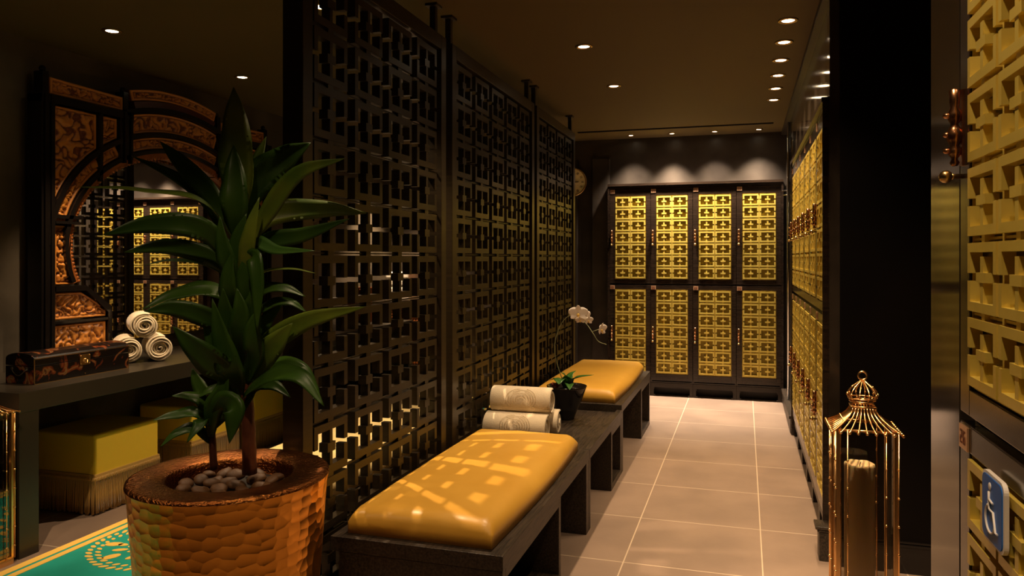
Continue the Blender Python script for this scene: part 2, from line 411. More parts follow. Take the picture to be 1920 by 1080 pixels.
def digits(mb, txt, x, z, h, y):
    seg = {'0':'abcdef','1':'bc','2':'abged','3':'abgcd','4':'fgbc','5':'afgcd','6':'afgedc','7':'abc','8':'abcdefg','9':'abcdfg'}
    w = h*.5; t = h*.14
    for ch in txt:
        P = {'a':(x,x+w,z+h-t,z+h),'d':(x,x+w,z,z+t),'g':(x,x+w,z+h/2-t/2,z+h/2+t/2),'f':(x,x+t,z+h/2,z+h),'e':(x,x+t,z,z+h/2),'b':(x+w-t,x+w,z+h/2,z+h),'c':(x+w-t,x+w,z,z+h/2)}
        for s in seg[ch]: q = P[s]; mb.box(q[0],q[1],y-.0006,y,q[2],q[3])
        x += w*1.5
def locker(loc, rz, label, group):
    if 'l' not in _proto:
        e = empty('locker', loc, label, 'locker', group, rz)
        b = MB(); D = .42
        b.box(.001, .012, .022, D, .13, 2.05); b.box(W-.012, W-.001, .022, D, .13, 2.05)
        b.box(.012, W-.012, D-.01, D, .13, 2.05); b.box(.012, W-.012, .022, D-.01, .13, .142)
        b.box(.012, W-.012, .022, D-.01, 1.086, 1.098); b.box(.001, W-.001, -.004, D, 2.034, 2.062)
        b.build('body', M['locker_wood'], e)
        g = MB(); g.box(.001, W-.001, .012, .05, .085, .13)                 # plinth rail with curled feet
        for s, dx in ((.0,1), (W,-1)):
            g.box(s+dx*.001, s+dx*.030, .012, .05, 0, .085); g.box(s+dx*.030, s+dx*.044, .012, .05, .0, .018); g.box(s+dx*.030, s+dx*.038, .012, .05, .07, .085)
        g.box(.001, W-.001, .16, .18, 0, .085)
        g.build('plinth', M['black_wood'], e)
        for (z0, z1, lz) in ((.155, 1.084, .224), (1.10, 2.032, 1.146)):
            x0, x1 = .054, .054+2*LCW
            f = MB(); f.box(.002, x0, 0, .022, z0, z1); f.box(x1, W-.002, 0, .022, z0, z1)
            f.box(x0, x1, 0, .022, lz+7*LCH+.002, z1); f.box(x0, x1, 0, .022, z0, lz-.004)
            d = f.build('door', M['locker_wood'], e, .0015)
            la = lat_mesh.build('gold_lattice', M['gold'], d); la.location = (x0, -.004, lz)
            MB().box(x0-.002, x1+.002, .020, .026, lz-.01, lz+7*LCH+.01).build('gold_backing', M['gold_back'], d)
            h = handle_mesh().build('handle', M['copper'], d); h.location = (.022, 0, z0+.40); h.scale = (1.1,1.1,.82)
            h2 = knob_mesh().build('knob', M['brass'], d); h2.location = (.022, 0, z0+.383)
            p = MB(); p.box(.006, .052, -.003, 0, z1-.042, z1-.004)
            p.build('number_plate', M['plaque'], d)
            q = MB(); digits(q, '25' if z0 > 1 else '26', .014, z1-.034, .022, -.003); q.build('plate_numerals', M['plaque_ink'], d)
        _proto['l'] = e
    else:
        e = copy_tree(_proto['l']); e.location = loc; e.rotation_euler = (0,0,rz)
    e['label'] = label; e['group'] = group
    return e
far_names = ['leftmost', 'second from left', 'third from left', 'rightmost']
for i in range(4):
    locker((BX0+i*W, 7.50, 0), 0, far_names[i]+' of the four gold lattice lockers on the far wall', 'gold lattice lockers on the far wall')
ordn = ['farthest', 'second from far end', 'third from far end', 'third from near end', 'second from near end', 'nearest']
for i in range(6):
    locker((.35, RY1-i*W, 0), -PI/2, ordn[i]+' of six gold lattice lockers along the right wall of the aisle', 'gold lattice lockers along the right wall')
nl = locker((.34, 1.412, 0), -PI/2, 'gold lattice locker in the right foreground with the blue wheelchair sign', 'gold lattice lockers in the right foreground')
nl2 = locker((.34, 1.412-W, 0), -PI/2, 'gold lattice locker at the very right edge, nearer than the wheelchair sign one', 'gold lattice lockers in the right foreground')
locker((.34, 1.412-2*W, 0), -PI/2, 'gold lattice locker beyond the right edge of the view', 'gold lattice lockers in the right foreground')
# bank surrounds
s1 = MB(); s1.box(BX0-.018, BX0, 7.49, WB, 0, 2.062); s1.box(BX1, BX1+.018, 7.49, WB, 0, 2.062)
s1.box(BX0-.018, BX1+.018, 7.485, WB, 2.062, 2.085)
struct('trim_5', s1, M['locker_wood'])
s2 = MB(); s2.box(.34, RW, RY0-.012, RY0, 0, 2.062); s2.box(.34, RW, RY1, RY1+.012, 0, 2.062); s2.box(.335, RW, RY0-.012, RY1+.012, 2.062, 2.085)
struct('trim_6', s2, M['locker_wood'])
s3 = MB(); s3.box(.318, RW, RY0-.10, RY0-.013, 0, .13).box(.310, RW, RY0-.105, RY0-.010, .13, .142).box(.302, RW, RY0-.11, RY0-.008, .142, .155)
tag(s3.build('plinth_block', M['bench_wood'], bevel=.002), 'moulded dark wood plinth block at the near end of the right lockers', 'plinth')
# chrome bracket at the far corner
e = empty('door_bracket', (RW, 7.15, 1.93), 'small chrome bracket on the wall strip between far and right lockers', 'bracket')
MB().box(-.006,0,-.012,.012,-.06,.06).build('back_plate', M['chrome'], e)
MB().tube([(-.004,0,.02),(-.05,0,.02),(-.05,-.06,.01)], .006).tube([(-.004,0,-.015),(-.035,.05,-.015)], .005).build('arm', M['chrome'], e)
o = MB().tube([(RW-.012, 6.9, .14),(RW-.012, 6.9, CEIL-.03)], .010).build('corner_rail', M['chrome'])
tag(o, 'thin upright metal rail in the dark recess by the far right corner', 'rail')

# wheelchair sign
e = empty('accessibility_sign', (.332, 1.189, 1.003), 'blue square sign with white wheelchair symbol on the right foreground locker', 'sign', rz=-PI/2)
def rrect(x0,x1,z0,z1,r,n=6):
    P = []
    for cx_, cz_, a0 in ((x1-r,z1-r,0),(x0+r,z1-r,PI/2),(x0+r,z0+r,PI),(x1-r,z0+r,3*PI/2)):
        for i in range(n+1): a = a0+PI/2*i/n; P.append((cx_+r*math.cos(a), cz_+r*math.sin(a)))
    return P
MB().prism(rrect(-.052,.052,-.056,.056,.016), -.006, 0, 'y').build('sign_plate', M['sign_white'], e)
MB().prism(rrect(-.047,.047,-.051,.051,.013), -.0072, -.006, 'y').build('blue_panel', M['sign_blue'], e)
sb = MB(); Y = -.0085
sb.ball((-.008, Y+.001, .036), .0065, 12, sy=.2)
sb.tube([(-.008,Y,.028),(-.008,Y,.006),(-.006,Y,.0),(.012,Y,.0),(.022,Y,-.028),(.031,Y,-.028)], .0017, 6)
sb.tube([(-.008,Y,.016),(.010,Y,.013)], .0017, 6)
sb.tube([( -.002+.0225*math.cos(a), Y, -.014+.0225*math.sin(a)) for a in [math.radians(q) for q in range(115, 351, 12)]], .0017, 6)
sb.build('wheelchair_symbol', M['sign_white'], e); e.scale = (.92, 1, .86)

# ------------------------------------------------------------------ clock
e = empty('wall_clock', (-1.665, 7.535, 2.12), 'round cream wall clock with gold rim, half hidden by the farthest screen', 'clock')
MB().box(-.02,.02,0,WB-7.535,-.02,.02).build('wall_mount', M['brass'], e)
rm = MB(); prof = [(.128,0),(.142,-.004),(.146,-.018),(.138,-.028),(.130,-.022),(.128,-.008)]
n = 48; vs = []
for r_, y_ in prof:
    for j in range(n): a = 2*PI*j/n; vs.append((r_*math.cos(a), y_, r_*math.sin(a)))
rm.add(vs, [(i*n+j,i*n+(j+1)%n,((i+1)%6)*n+(j+1)%n,((i+1)%6)*n+j) for i in range(6) for j in range(n)], 0, True)
rm.build('rim', M['brass'], e)
MB().prism([(.13*math.cos(2*PI*j/48), .13*math.sin(2*PI*j/48)) for j in range(48)], -.008, 0, 'y').build('dial', M['clock_face'], e)
tk = MB()
for h_ in range(12):
    a = 2*PI*h_/12; c, s = math.sin(a), math.cos(a)
    for k in (-1, 1): tk.tube([(.088*c+k*.006*s, -.009, .088*s-k*.006*c), (.112*c+k*.006*s, -.009, .112*s-k*.006*c)], .0022, 5)
tk.build('hour_marks', M['ink'], e)
MB().tube([(0,-.012,0),(.060,-.012,.001)], [.005,.003], 6).build('hour_hand', M['ink'], e)
MB().tube([(0,-.013,0),(-.02,-.013,.095)], [.004,.002], 6).build('minute_hand', M['ink'], e)

# ------------------------------------------------------------------ benches and table
def slab(z0, z1, x0, x1, y0, y1): return MB().box(x0,x1,y0,y1,z0,z1)
XF, XK = -.735, -1.355
def loop_leg(e, y0, y1, h, name='leg'):
    m = MB(); t = .035
    m.box(XK+.03, XF-.002, y0, y0+t, 0, h); m.box(XK+.03, XF-.002, y1-t, y1, 0, h)
    m.box(XK+.03, XF-.002, y0+t, y1-t, 0, t); m.box(XK+.03, XF-.002, y0+t, y1-t, h-t, h)
    m.box(XK+.03, XK+.05, y0+t, y1-t, t, h-t)
    m.build(name, M['bench_wood'], e, .002)
def bench(y0, y1, top, label, legs):
    e = empty('bench', (0,0,0), label, 'bench')
    MB().box(XK, XF, y0, y1, top-.05, top).build('seat_frame', M['bench_wood'], e, .002)
    for a, b in legs: loop_leg(e, a, b, top-.05)
    return e
def recess(e):   # origin at the base
    c = Vector((-1.045, (e['y0']+e['y1'])/2, 0)); e.location = c
    for ch in e.children: ch.location -= c
b1 = bench(2.295, 3.700, .40, 'long near dark wood bench under the large yellow leather cushion', [(2.297, 3.10), (3.665-.03, 3.698)])
b3 = bench(4.735, 6.22, .43, 'far dark wood bench under the smaller looking yellow cushion', [(4.737, 4.80), (5.69, 6.215)])
t2 = empty('low_table', (0,0,0), 'low dark wood table between the two cushioned benches, holding towels and orchid', 'table')
MB().box(XK, XF, 3.705, 4.73, .35, .385).build('table_top', M['bench_wood'], t2, .002)
MB().box(XF-.03, XF, 3.705, 4.73, .385, .400).build('table_rim', M['bench_wood'], t2, .001)
MB().box(XK, XK+.02, 3.705, 4.73, .385, .400).build('table_rim', M['bench_wood'], t2, .001)
loop_leg(t2, 4.36, 4.728, .35); 
MB().box(XK+.03, XF-.002, 3.706, 3.74, 0, .35).build('leg', M['bench_wood'], t2)
for e_, y0, y1 in ((b1,2.295,3.7),(b3,4.735,6.22),(t2,3.705,4.73)):
    e_['y0'] = y0; e_['y1'] = y1; recess(e_); del e_['y0']; del e_['y1']
def cushion(x0, x1, y0, y1, z0, h, label, m, name='seat_cushion'):
    mb = MB(); nx, ny = 26, 60; bm_v = []
    lx, ly = x1-x0, y1-y0
    def edge(d, r): 
        q = max(0, min(1, d/r)); return math.sqrt(max(0, 1-(1-q)**2))
    us = [ (1-math.cos(PI*i/nx))/2 for i in range(nx+1)]; vs_ = [ (1-math.cos(PI*j/ny))/2*.5+j/ny*.5 for j in range(ny+1)]
    for j in range(ny+1):
        for i in range(nx+1):
            u, v = us[i], vs_[j]; dx = min(u, 1-u)*lx; dy = min(v, 1-v)*ly
            e_ = edge(dx, .050)*edge(dy, .062); pillow = .012*math.sin(PI*u)*math.sin(PI*v)**.5
            wr = .0035*noise.noise(Vector((u*9, v*lx*9, z0)))+.0012*noise.noise(Vector((u*40, v*60, 3)))
            zz = z0+h*(.46+.54*e_)+pillow+(wr if e_ > .2 else 0)
            ox = .016*math.sin(PI*v) * (1 if u > .5 else -1) * (1 - e_)
            mb.v.append((x0+lx*u+ox, y0+ly*v, zz))
    row = nx+1
    for j in range(ny):
        for i in range(nx):
            mb.f.append((j*row+i, j*row+i+1, (j+1)*row+i+1, (j+1)*row+i)); mb.m.append(0); mb.sm.append(True)
    # skirt
    loop = [i for i in range(row)]+[j*row+nx for j in range(1, ny+1)]+[ny*row+i for i in reversed(range(nx))]+[j*row for j in reversed(range(1, ny))]
    n0 = len(mb.v)
    for q in loop:
        x, y, z = mb.v[q]; cx_, cy_ = (x0+x1)/2, (y0+y1)/2
        mb.v.append((x+(.010 if x < cx_ else -.010)*0, y, z0+.001))
    k = len(loop)
    for i in range(k):
        mb.f.append((loop[i], n0+i, n0+(i+1)%k, loop[(i+1)%k])); mb.m.append(0); mb.sm.append(True)
    mb.f.append(tuple(n0+i for i in range(k))); mb.m.append(0); mb.sm.append(False)
    o = mb.build(name, m); return tag(o, label, 'cushion')
cushion(-1.31, -.785, 2.335, 3.66, .40, .088, 'large mustard yellow leather cushion on the near bench', M['leather'])
cushion(-1.31, -.785, 4.77, 6.19, .43, .085, 'mustard yellow leather cushion on the far bench behind the orchid', M['leather'])
# bench on the other side of the screens
e = empty('bench', (-1.80, 3.33, 0), 'dark bench with pale cushion behind the nearest screen, seen through its fretwork', 'bench')
MB().box(-.30,.30,-.98,1.03,.36,.41).build('seat_frame', M['bench_wood'], e)
for y_ in (-.95, .66): 
    MB().box(-.28,.28,y_,y_+.04,0,.36).box(-.28,.28,y_+.30,y_+.34,0,.36).box(-.28,.28,y_+.04,y_+.30,0,.035).build('leg', M['bench_wood'], e)
cushion(-2.07, -1.53, 2.38, 4.33, .41, .085, 'pale yellow cushion glowing behind the lower fretwork of the nearest screen', M['pale_leather'])

# ------------------------------------------------------------------ towels
def towel(name, L, R, turns, label, group, loc, rz, seed, embroider=True):
    rnd = random.Random(seed)
    e = empty(name, loc, label, 'towel', group, rz)
    mb = MB(); th = R/(turns+.6); N_ = int(turns*26); A = []; B = []
    for i in range(N_+1):
        a = 2*PI*turns*i/N_; rr = R-(R-.012)*(i/N_); rr += .0022*math.sin(a*2.3+seed)
        A.append((rr*math.cos(a+1.2), rr*.96*math.sin(a+1.2))); r2 = max(.004, rr-th*.80)
        B.append((r2*math.cos(a+1.2), r2*.96*math.sin(a+1.2)))
    xs = [-L/2, -L/2+.006, L/2-.006, L/2]
    vs = []
    for i in range(N_+1):
        (ay, az), (by, bz) = A[i], B[i]; mid = ((ay+by)/2, (az+bz)/2)
        j = .006*math.sin(i*.05+seed)
        prof = [(-L/2+j, *mid), (-L/2+.005+j, ay, az), (-L/6, ay, az), (L/6, ay, az), (L/2-.005+j, ay, az), (L/2+j, *mid), (L/2-.005+j, by, bz), (-L/2+.005+j, by, bz)]
        for (x, y, z) in prof: vs.append((x, y, z+R*.96))
    k = 8; fs = [(i*k+q, i*k+(q+1)%k, (i+1)*k+(q+1)%k, (i+1)*k+q) for i in range(N_) for q in range(k)]
    fs += [tuple(range(k)), tuple(N_*k+q for q in range(k))]
    mb.add(vs, fs, 0, True); mb.build('rolled_cloth', M['towel'], e)
    if embroider:
        em = MB()
        for q in range(6):
            r_ = .014+.0115*q; pts = []
            for s in range(29):
                a = math.radians(-35+250*s/28); x = r_*1.15*math.cos(a)+.015; arc = r_*math.sin(a)*.95
                ph = math.radians(166)-arc/R
                pts.append((x, R*1.003*math.cos(ph), R*.963*math.sin(ph)+R*.96))
            em.tube(pts[:13] if q % 2 else pts[:20], .0009, 5); em.tube(pts[15:] if q % 2 else pts[22:], .0009, 5)
        em.build('embroidery', M['towel_line'], e)
    return e
TG = 'rolled cream towels piled on the low table'
towel('rolled_towel', .335, .075, 3.6, 'cream rolled towel with embroidered rings, topmost of the pile on the low table', TG, (-1.155, 3.935, .510), .02, 1)
towel('rolled_towel', .345, .073, 3.6, 'cream rolled towel under the top one, front of the pile beside the yellow cushion', TG, (-1.165, 3.865, .386), -.02, 2)
towel('rolled_towel', .335, .073, 3.6, 'cream rolled towel at the back of the table pile, near the orchid bowl', TG, (-1.130, 4.016, .386), .03, 3, False)
TG = 'rolled cream towels stacked on the console'
TA = -.72; ax_ = Vector((math.cos(TA), math.sin(TA), 0)); px_ = Vector((-math.sin(TA), math.cos(TA), 0))
TE = at(300, 653, 4.43); TE.z = .745; TR = .080
def tl(o, z): p = TE-ax_*.12+px_*o; return (p.x, p.y, z)
towel('rolled_towel', .24, TR, 5.2, 'cream rolled towel resting on two others beneath the carved mirror', TG, tl(-.080, .745+.136), TA, 4, False)
towel('rolled_towel', .24, TR, 5.2, 'cream rolled towel at the lower left, partly behind the lacquer box', TG, tl(-.161, .745), TA, 5, False)
towel('rolled_towel', .24, TR, 5.2, 'cream rolled towel at the lower right of the console stack', TG, tl(0, .745), TA, 6, False)

# ------------------------------------------------------------------ orchid
def arc_pts(P, n=24):
    """smooth Catmull-Rom through the points"""
    P = [Vector(p) for p in P]; Q = [2*P[0]-P[1]]+P+[2*P[-1]-P[-2]]; out = []
    segs = len(P)-1; k = max(2, n//segs)
    for i in range(segs):
        a, b, c, d = Q[i:i+4]
        for j in range(k):
            t = j/k; out.append(.5*((2*b)+(c-a)*t+(2*a-5*b+4*c-d)*t*t+(3*b-a-3*c+d)*t**3))
    out.append(P[-1]); return out
def leaf_mesh(P, width, up=Vector((0,0,1)), fold=.22, n=16, roll=0, base=.22, wave=0):
    pts = arc_pts(P, n); k = len(pts); mb = MB(); vs = []
    for i, p in enumerate(pts):
        t = i/(k-1); tg = (pts[min(i+1,k-1)]-pts[max(i-1,0)]).normalized()
        side = tg.cross(up)
        if side.length < .15: side = tg.cross(Vector((0,1,0)))
        side = side.normalized(); nrm = side.cross(tg).normalized()
        if roll: R_ = Matrix.Rotation(roll, 3, tg); side = R_@side; nrm = R_@nrm
        w_ = width/2*(base+(1-base)*math.sin(min(1, t/.45)*PI/2))*(1-max(0, (t-.40)/.60)**1.9)+.0004
        wv = wave*math.sin(t*17)*w_
        for s in (-1, -.5, 0, .5, 1):
            vs.append(p+side*w_*s+nrm*(abs(s)*w_*fold + (wv if abs(s) == 1 else 0)))
        for s in (1, .5, 0, -.5, -1):
            vs.append(p+side*w_*s*.96+nrm*(abs(s)*w_*fold-.0011 + (wv if abs(s) == 1 else 0)))
    m = 10
    mb.add(vs, [(i*m+j, i*m+(j+1)%m, (i+1)*m+(j+1)%m, (i+1)*m+j) for i in range(k-1) for j in range(m)]+[tuple(range(m)), tuple((k-1)*m+j for j in range(m))], 0, True)
    return mb
bc = Vector((-1.02, 4.44, .386))
e = empty('orchid_bowl', bc, 'black conical bowl with a white flowering orchid on the low table', 'potted orchid')
MB().lathe([(.0001,0),(.045,0),(.048,.012),(.062,.05),(.092,.12),(.118,.19),(.121,.20),(.116,.20),(.090,.135),(.05,.06),(.0001,.05)], n=40).build('bowl', M['bowl'], e)
sm = MB(); sm.lathe([(.0001,.170),(.10,.165),(.104,.172),(.0001,.190)], n=24)
rnd = random.Random(3)
sm.build('moss', M['soil'], e)
rf = MB()
for q in range(14): rf.ball((-.062+rnd.uniform(-.025,.025), -.035+rnd.uniform(-.02,.02), .195+rnd.uniform(0,.02)), rnd.uniform(.006,.011), 7)
rf.build('red_moss', M['red_flower'], e)
for pts, wd in (([(0,0,.18),(.05,-.03,.245),(.17,-.02,.275)], .078), ([(0,0,.18),(-.03,-.05,.24),(-.02,-.12,.225)], .085), ([(0,0,.18),(.0,-.02,.25),(-.03,-.03,.285)], .075),
                ([(0,0,.18),(.03,-.06,.22),(.05,-.14,.20)], .06), ([(0,0,.18),(.01,.05,.25),(.04,.08,.28)], .05), ([(0,0,.18),(-.06,.02,.23),(-.12,.04,.22)], .05)):
    leaf_mesh([Vector(p) for p in pts], wd, fold=.25, base=.5).build('leaf', M['orchid_leaf'], e)
g = lambda px, py, d: at(px, py, d)-bc
stem = [Vector((-.01,0,.18)), g(1040,660,4.50), g(1050,612,4.48), g(1071,591,4.42), g(1096,604,4.34), g(1112,625,4.30), g(1122,640,4.30), g(1137,646,4.30)]
MB().tube(arc_pts(stem, 42), [.0028]*36+[.002]*7 if False else .0024, 6).build('stem', M['stem'], e)
def flower(c, face, s, yaw=0):
    f = Vector(face).normalized(); r_ = f.cross(Vector((0,0,1))).normalized(); u = r_.cross(f)
    mb = MB(); 
    def petal(ang, ln, wd):
        d = (r_*math.cos(ang)+u*math.sin(ang)); side = f.cross(d); vs = []; n = 8
        for i in range(n+1):
            t = i/n; ww = wd*math.sin(PI*min(1, t*.82+.12))**.8
            for q in (-1,-.5,0,.5,1): vs.append(c+d*ln*t+side*ww*q+f*(.25*ln*t*t+.10*wd*(1-q*q)))
        mb.add(vs, [(i*5+j, i*5+j+1, (i+1)*5+j+1, (i+1)*5+j) for i in range(n) for j in range(4)], 0, True)
    for a in (90, 210, 330): petal(math.radians(a), s*.85, s*.30)
    for a in (18, 162): petal(math.radians(a), s, s*.52)
    o = mb.build('flower', M['orchid'], e)
    sl = o.modifiers.new('thick', 'SOLIDIFY'); sl.thickness = .001
    h = MB(); h.ball(c+f*s*.15-u*s*.1, s*.17, 10); h.tube([c+f*s*.1-u*s*.1, c+f*s*.3-u*s*.35, c+f*s*.25-u*s*.5], [s*.08,s*.06,s*.02], 8)
    h.build('flower_heart', M['orchid_heart'], o)
flower(g(1084,588,4.36), (.25,-1,-.05), .058); flower(g(1091,592,4.38), (.5,-1,.05), .050)
flower(g(1103,601,4.33), (1,-.7,-.2), .032); flower(g(1127,618,4.30), (1,-.35,-.1), .046); flower(g(1088,600,4.34), (.1,-1,-.6), .03)
MB().tube([g(1110,622,4.31), g(1124,617,4.30)], .0018, 5).tube([g(1096,603,4.34), g(1103,600,4.33)], .0015, 5).build('flower_stalk', M['stem'], e)

# ------------------------------------------------------------------ console with things on it
e = empty('console_table', (-3.42, 4.4, 0), 'long dark bronze console under the carved mirror on the left', 'console table')
def shift(mb, c): mb.v = [(x-c[0], y-c[1], z-c[2]) for x,y,z in mb.v]; return mb
c0 = (-3.42, 4.4, 0)
shift(MB().box(WL+.005, -3.10, 2.59, 6.8, .655, .745), c0).build('table_top', M['console'], e, .002)
for y_ in (2.59, 4.95, 6.69): shift(MB().box(WL+.01, -3.102, y_+.002, y_+.10, 0, .655), c0).build('leg', M['console'], e)
# ottomans
def ottoman(x, y, s, label, rz=0, L=.45):
    e = empty('fringed_ottoman', (x, y, 0), label, 'ottoman', 'yellow fringed ottomans under the console', rz)
    h = s/2; k = L/2
    o = MB().box(-h,h,-k,k,.20,.425).build('padded_body', M['ott'], e, .015)
    o.modifiers['bevel'].segments = 4
    MB().box(-h-.004,h+.004,-k-.004,k+.004,.19,.215).build('braid', M['fringe'], e, .003)
    fr = MB(); rnd = random.Random(int(y*10))
    for side in range(4):
        ln = L if side % 2 == 0 else s; n = int(ln/.0095)
        for i in range(n+1):
            t = -ln/2+ln*i/n; r0 = .0036
            if side == 0: p = Vector((h+.003, t, 0)); ax = Vector((1,0,0))
            elif side == 1: p = Vector((t, -k-.003, 0)); ax = Vector((0,-1,0))
            elif side == 2: p = Vector((-h-.003, t, 0)); ax = Vector((-1,0,0))
            else: p = Vector((t, k+.003, 0)); ax = Vector((0,1,0))
            tn = ax.cross(Vector((0,0,1))); w1 = rnd.uniform(-.004,.004); w2 = rnd.uniform(-.003,.007)
            fr.tube([p+Vector((0,0,.20)), p+Vector((0,0,.185))+ax*.003, p+Vector((0,0,.178)), p+tn*w1*.5+ax*(.002+w2*.4)+Vector((0,0,.10)), p+tn*w1+ax*(.002+w2)+Vector((0,0,rnd.uniform(.004,.016)))], [r0,r0*1.3,r0*.8,r0*1.2,r0*1.3], 5)
    fr.build('fringe', M['fringe'], e)
    MB().box(-h+.02,h-.02,-k+.02,k-.02,0,.19).build('inner_base', M['black_wood'], e)
ottoman(-3.45, 3.375, .40, 'yellow ottoman with gold fringe nearest under the console, left of the copper pot')
ottoman(-3.47, 4.12, .40, 'yellow fringed ottoman behind the plant stems, second under the console')
ottoman(-3.45, 4.72, .36, 'yellow fringed ottoman third under the console, just left of the screen edge', 0, .40)
# lacquer box
bx, by, bz = -3.33, 3.075, .745
e = empty('lacquer_box', (bx, by, bz), 'long black lacquer box painted with orange flowers at the left end of the console', 'box')
hw, hl = .09, .29
MB().box(-hw,hw,-hl,hl,0,.085).build('box_body', M['box_lacquer'], e, .002)
lp = [(-hw,.088),(hw,.088),(hw,.122)]+[(hw*math.cos(a), .122+.028*math.sin(a)) for a in [PI*i/10 for i in range(1,10)]]+[(-hw,.122)]
MB().prism(lp, -hl, hl, 'y').build('lid', M['box_lacquer'], e, .002)
m_ = MB()
for (xa, ya) in ((hw,-hl),(hw,hl)): m_.box(xa-.002, xa+.001, ya-.001 if ya < 0 else ya-.003, ya+.003 if ya < 0 else ya+.001, 0, .122)
m_.box(hw, hw+.001, -hl, hl, 0, .003); m_.box(hw, hw+.001, -hl, hl, .119, .123)
m_.build('gold_edging', M['brass'], e)
lk = MB(); lk.prism(rrect(-.032,.032,.058,.112,.008), hw, hw+.003, 'x')
for a in (-1,1):
    for b in (.064,.106): lk.ball((hw+.003, a*.026, b), .003, 8)
lk.ball((hw+.004, 0, .080), .012, 12, sx=.3); lk.tube([(hw+.006, -.012, .082),(hw+.008, -.010,.068),(hw+.008,.010,.068),(hw+.006,.012,.082)], .002, 6)
MB().ball((hw+.002, 0, .014), .004, 8).build('stud', M['brass'], e)
lk.build('brass_lock', M['brass'], e)
hd = MB(); hd.tube([(-.045+.09*i/12, -hl-.008, .072-.030*math.sin(PI*i/12)) for i in range(13)], .0022, 6)
for s in (-.045,.045): hd.ball((s, -hl-.003, .074), .009, 10, sy=.5)
hd.build('side_handle', M['chrome'], e)

# ------------------------------------------------------------------ carved moon mirror
YC, ZC, EA, EB = 4.185, 1.42, .815, .575
XFm = -3.625
ME = empty('carved_mirror', (-3.68, YC, .745), 'large carved orange and black wood mirror with a round opening on the left wall', 'mirror')
mc = (-3.68, YC, .745)
def mpart(mb, name, m, bevel=0): return shift(mb, mc).build(name, m, ME, bevel)
def ell(k, a0, a1, n=24): return [(YC+(EA+k)*math.cos(a), ZC+(EB+k)*math.sin(a)) for a in [math.radians(a0+(a1-a0)*i/n) for i in range(n+1)]]
# clip helper: angle at which the ellipse grown by k reaches y
def ang_at(k, y, up=True): return math.degrees(math.acos(max(-1, min(1, (y-YC)/(EA+k)))))
XB = WL+.003
mpart(MB().box(XB, -3.722, 3.17, 5.20, .80, 2.02), 'mirror_backing', M['black_wood'])
mpart(MB().box(-3.72, -3.712, 3.25, 5.12, .84, 2.02), 'mirror_glass', M['mirror'])
fr = MB()
def rails(y0, y1, z0, z1, mb=fr, xo=0):
    mb.box(-3.71, XFm+xo, y0, y1, z0, z1)
for s in (0, 1):
    f = (lambda y: y) if s == 0 else (lambda y: 2*YC-y)
    def R_(a, b, z0, z1, xo=0, mb=fr): A_, B_ = sorted((f(a), f(b))); rails(A_, B_, z0, z1, mb, xo)
    R_(3.15, 3.235, .746, 2.24, .012)                    # outer post
    R_(3.165, 3.185, .746, 2.24, .022); R_(3.205, 3.22, .746, 2.24, .020)
    R_(3.235, 3.605, .985, 1.00, .010); R_(3.235, 3.605, .80, .815, .010); R_(3.60, 3.63, .746, 1.06, .010)
    R_(3.235, 3.44, 1.165, 1.195, .018); R_(3.235, 3.42, 1.57, 1.59, .012); R_(3.235, 3.40, 1.54, 1.555, .018)
    R_(3.235, 3.60, .746, .80, .006)
    R_(3.535, 3.560, 1.80, 2.20, .012)
    R_(3.69, 3.79, 1.955, 2.24, .012); R_(3.715, 3.728, 1.93, 2.24, .022); R_(3.765, 3.775, 1.93, 2.24, .022)
    R_(3.15, 3.79, 2.20, 2.245, .016)
    # chamfered shoulder of the base block
    P = [(f(3.44), 1.195), (f(3.44), 1.165), (f(3.60), 1.03), (f(3.63), 1.06)]
    fr.prism(P, -3.71, XFm+.012, 'x')
    P = [(f(3.42),1.195),(f(3.48),1.19),(f(3.60),1.09),(f(3.63),1.06),(f(3.60),1.06),(f(3.44),1.17)]
def aband(mb, k0, k1, a0, a1, xo=0, n=40): mb.strip(ell(k0, a0, a1, n), ell(k1, a0, a1, n), -3.71, XFm+xo, 'x')
# black mouldings following the opening
for (a0, a1) in ((-19, 199),):
    aband(fr, .045, .070, a0, a1, .012, 60)
aband(fr, .150, .178, 0, 180, .014, 50)
cA = ang_at(.2, 4.185+.40)
aband(fr, .300, .335, cA, 180-cA, .016, 20)
mpart(fr, 'black_frame', M['black_lacquer'])
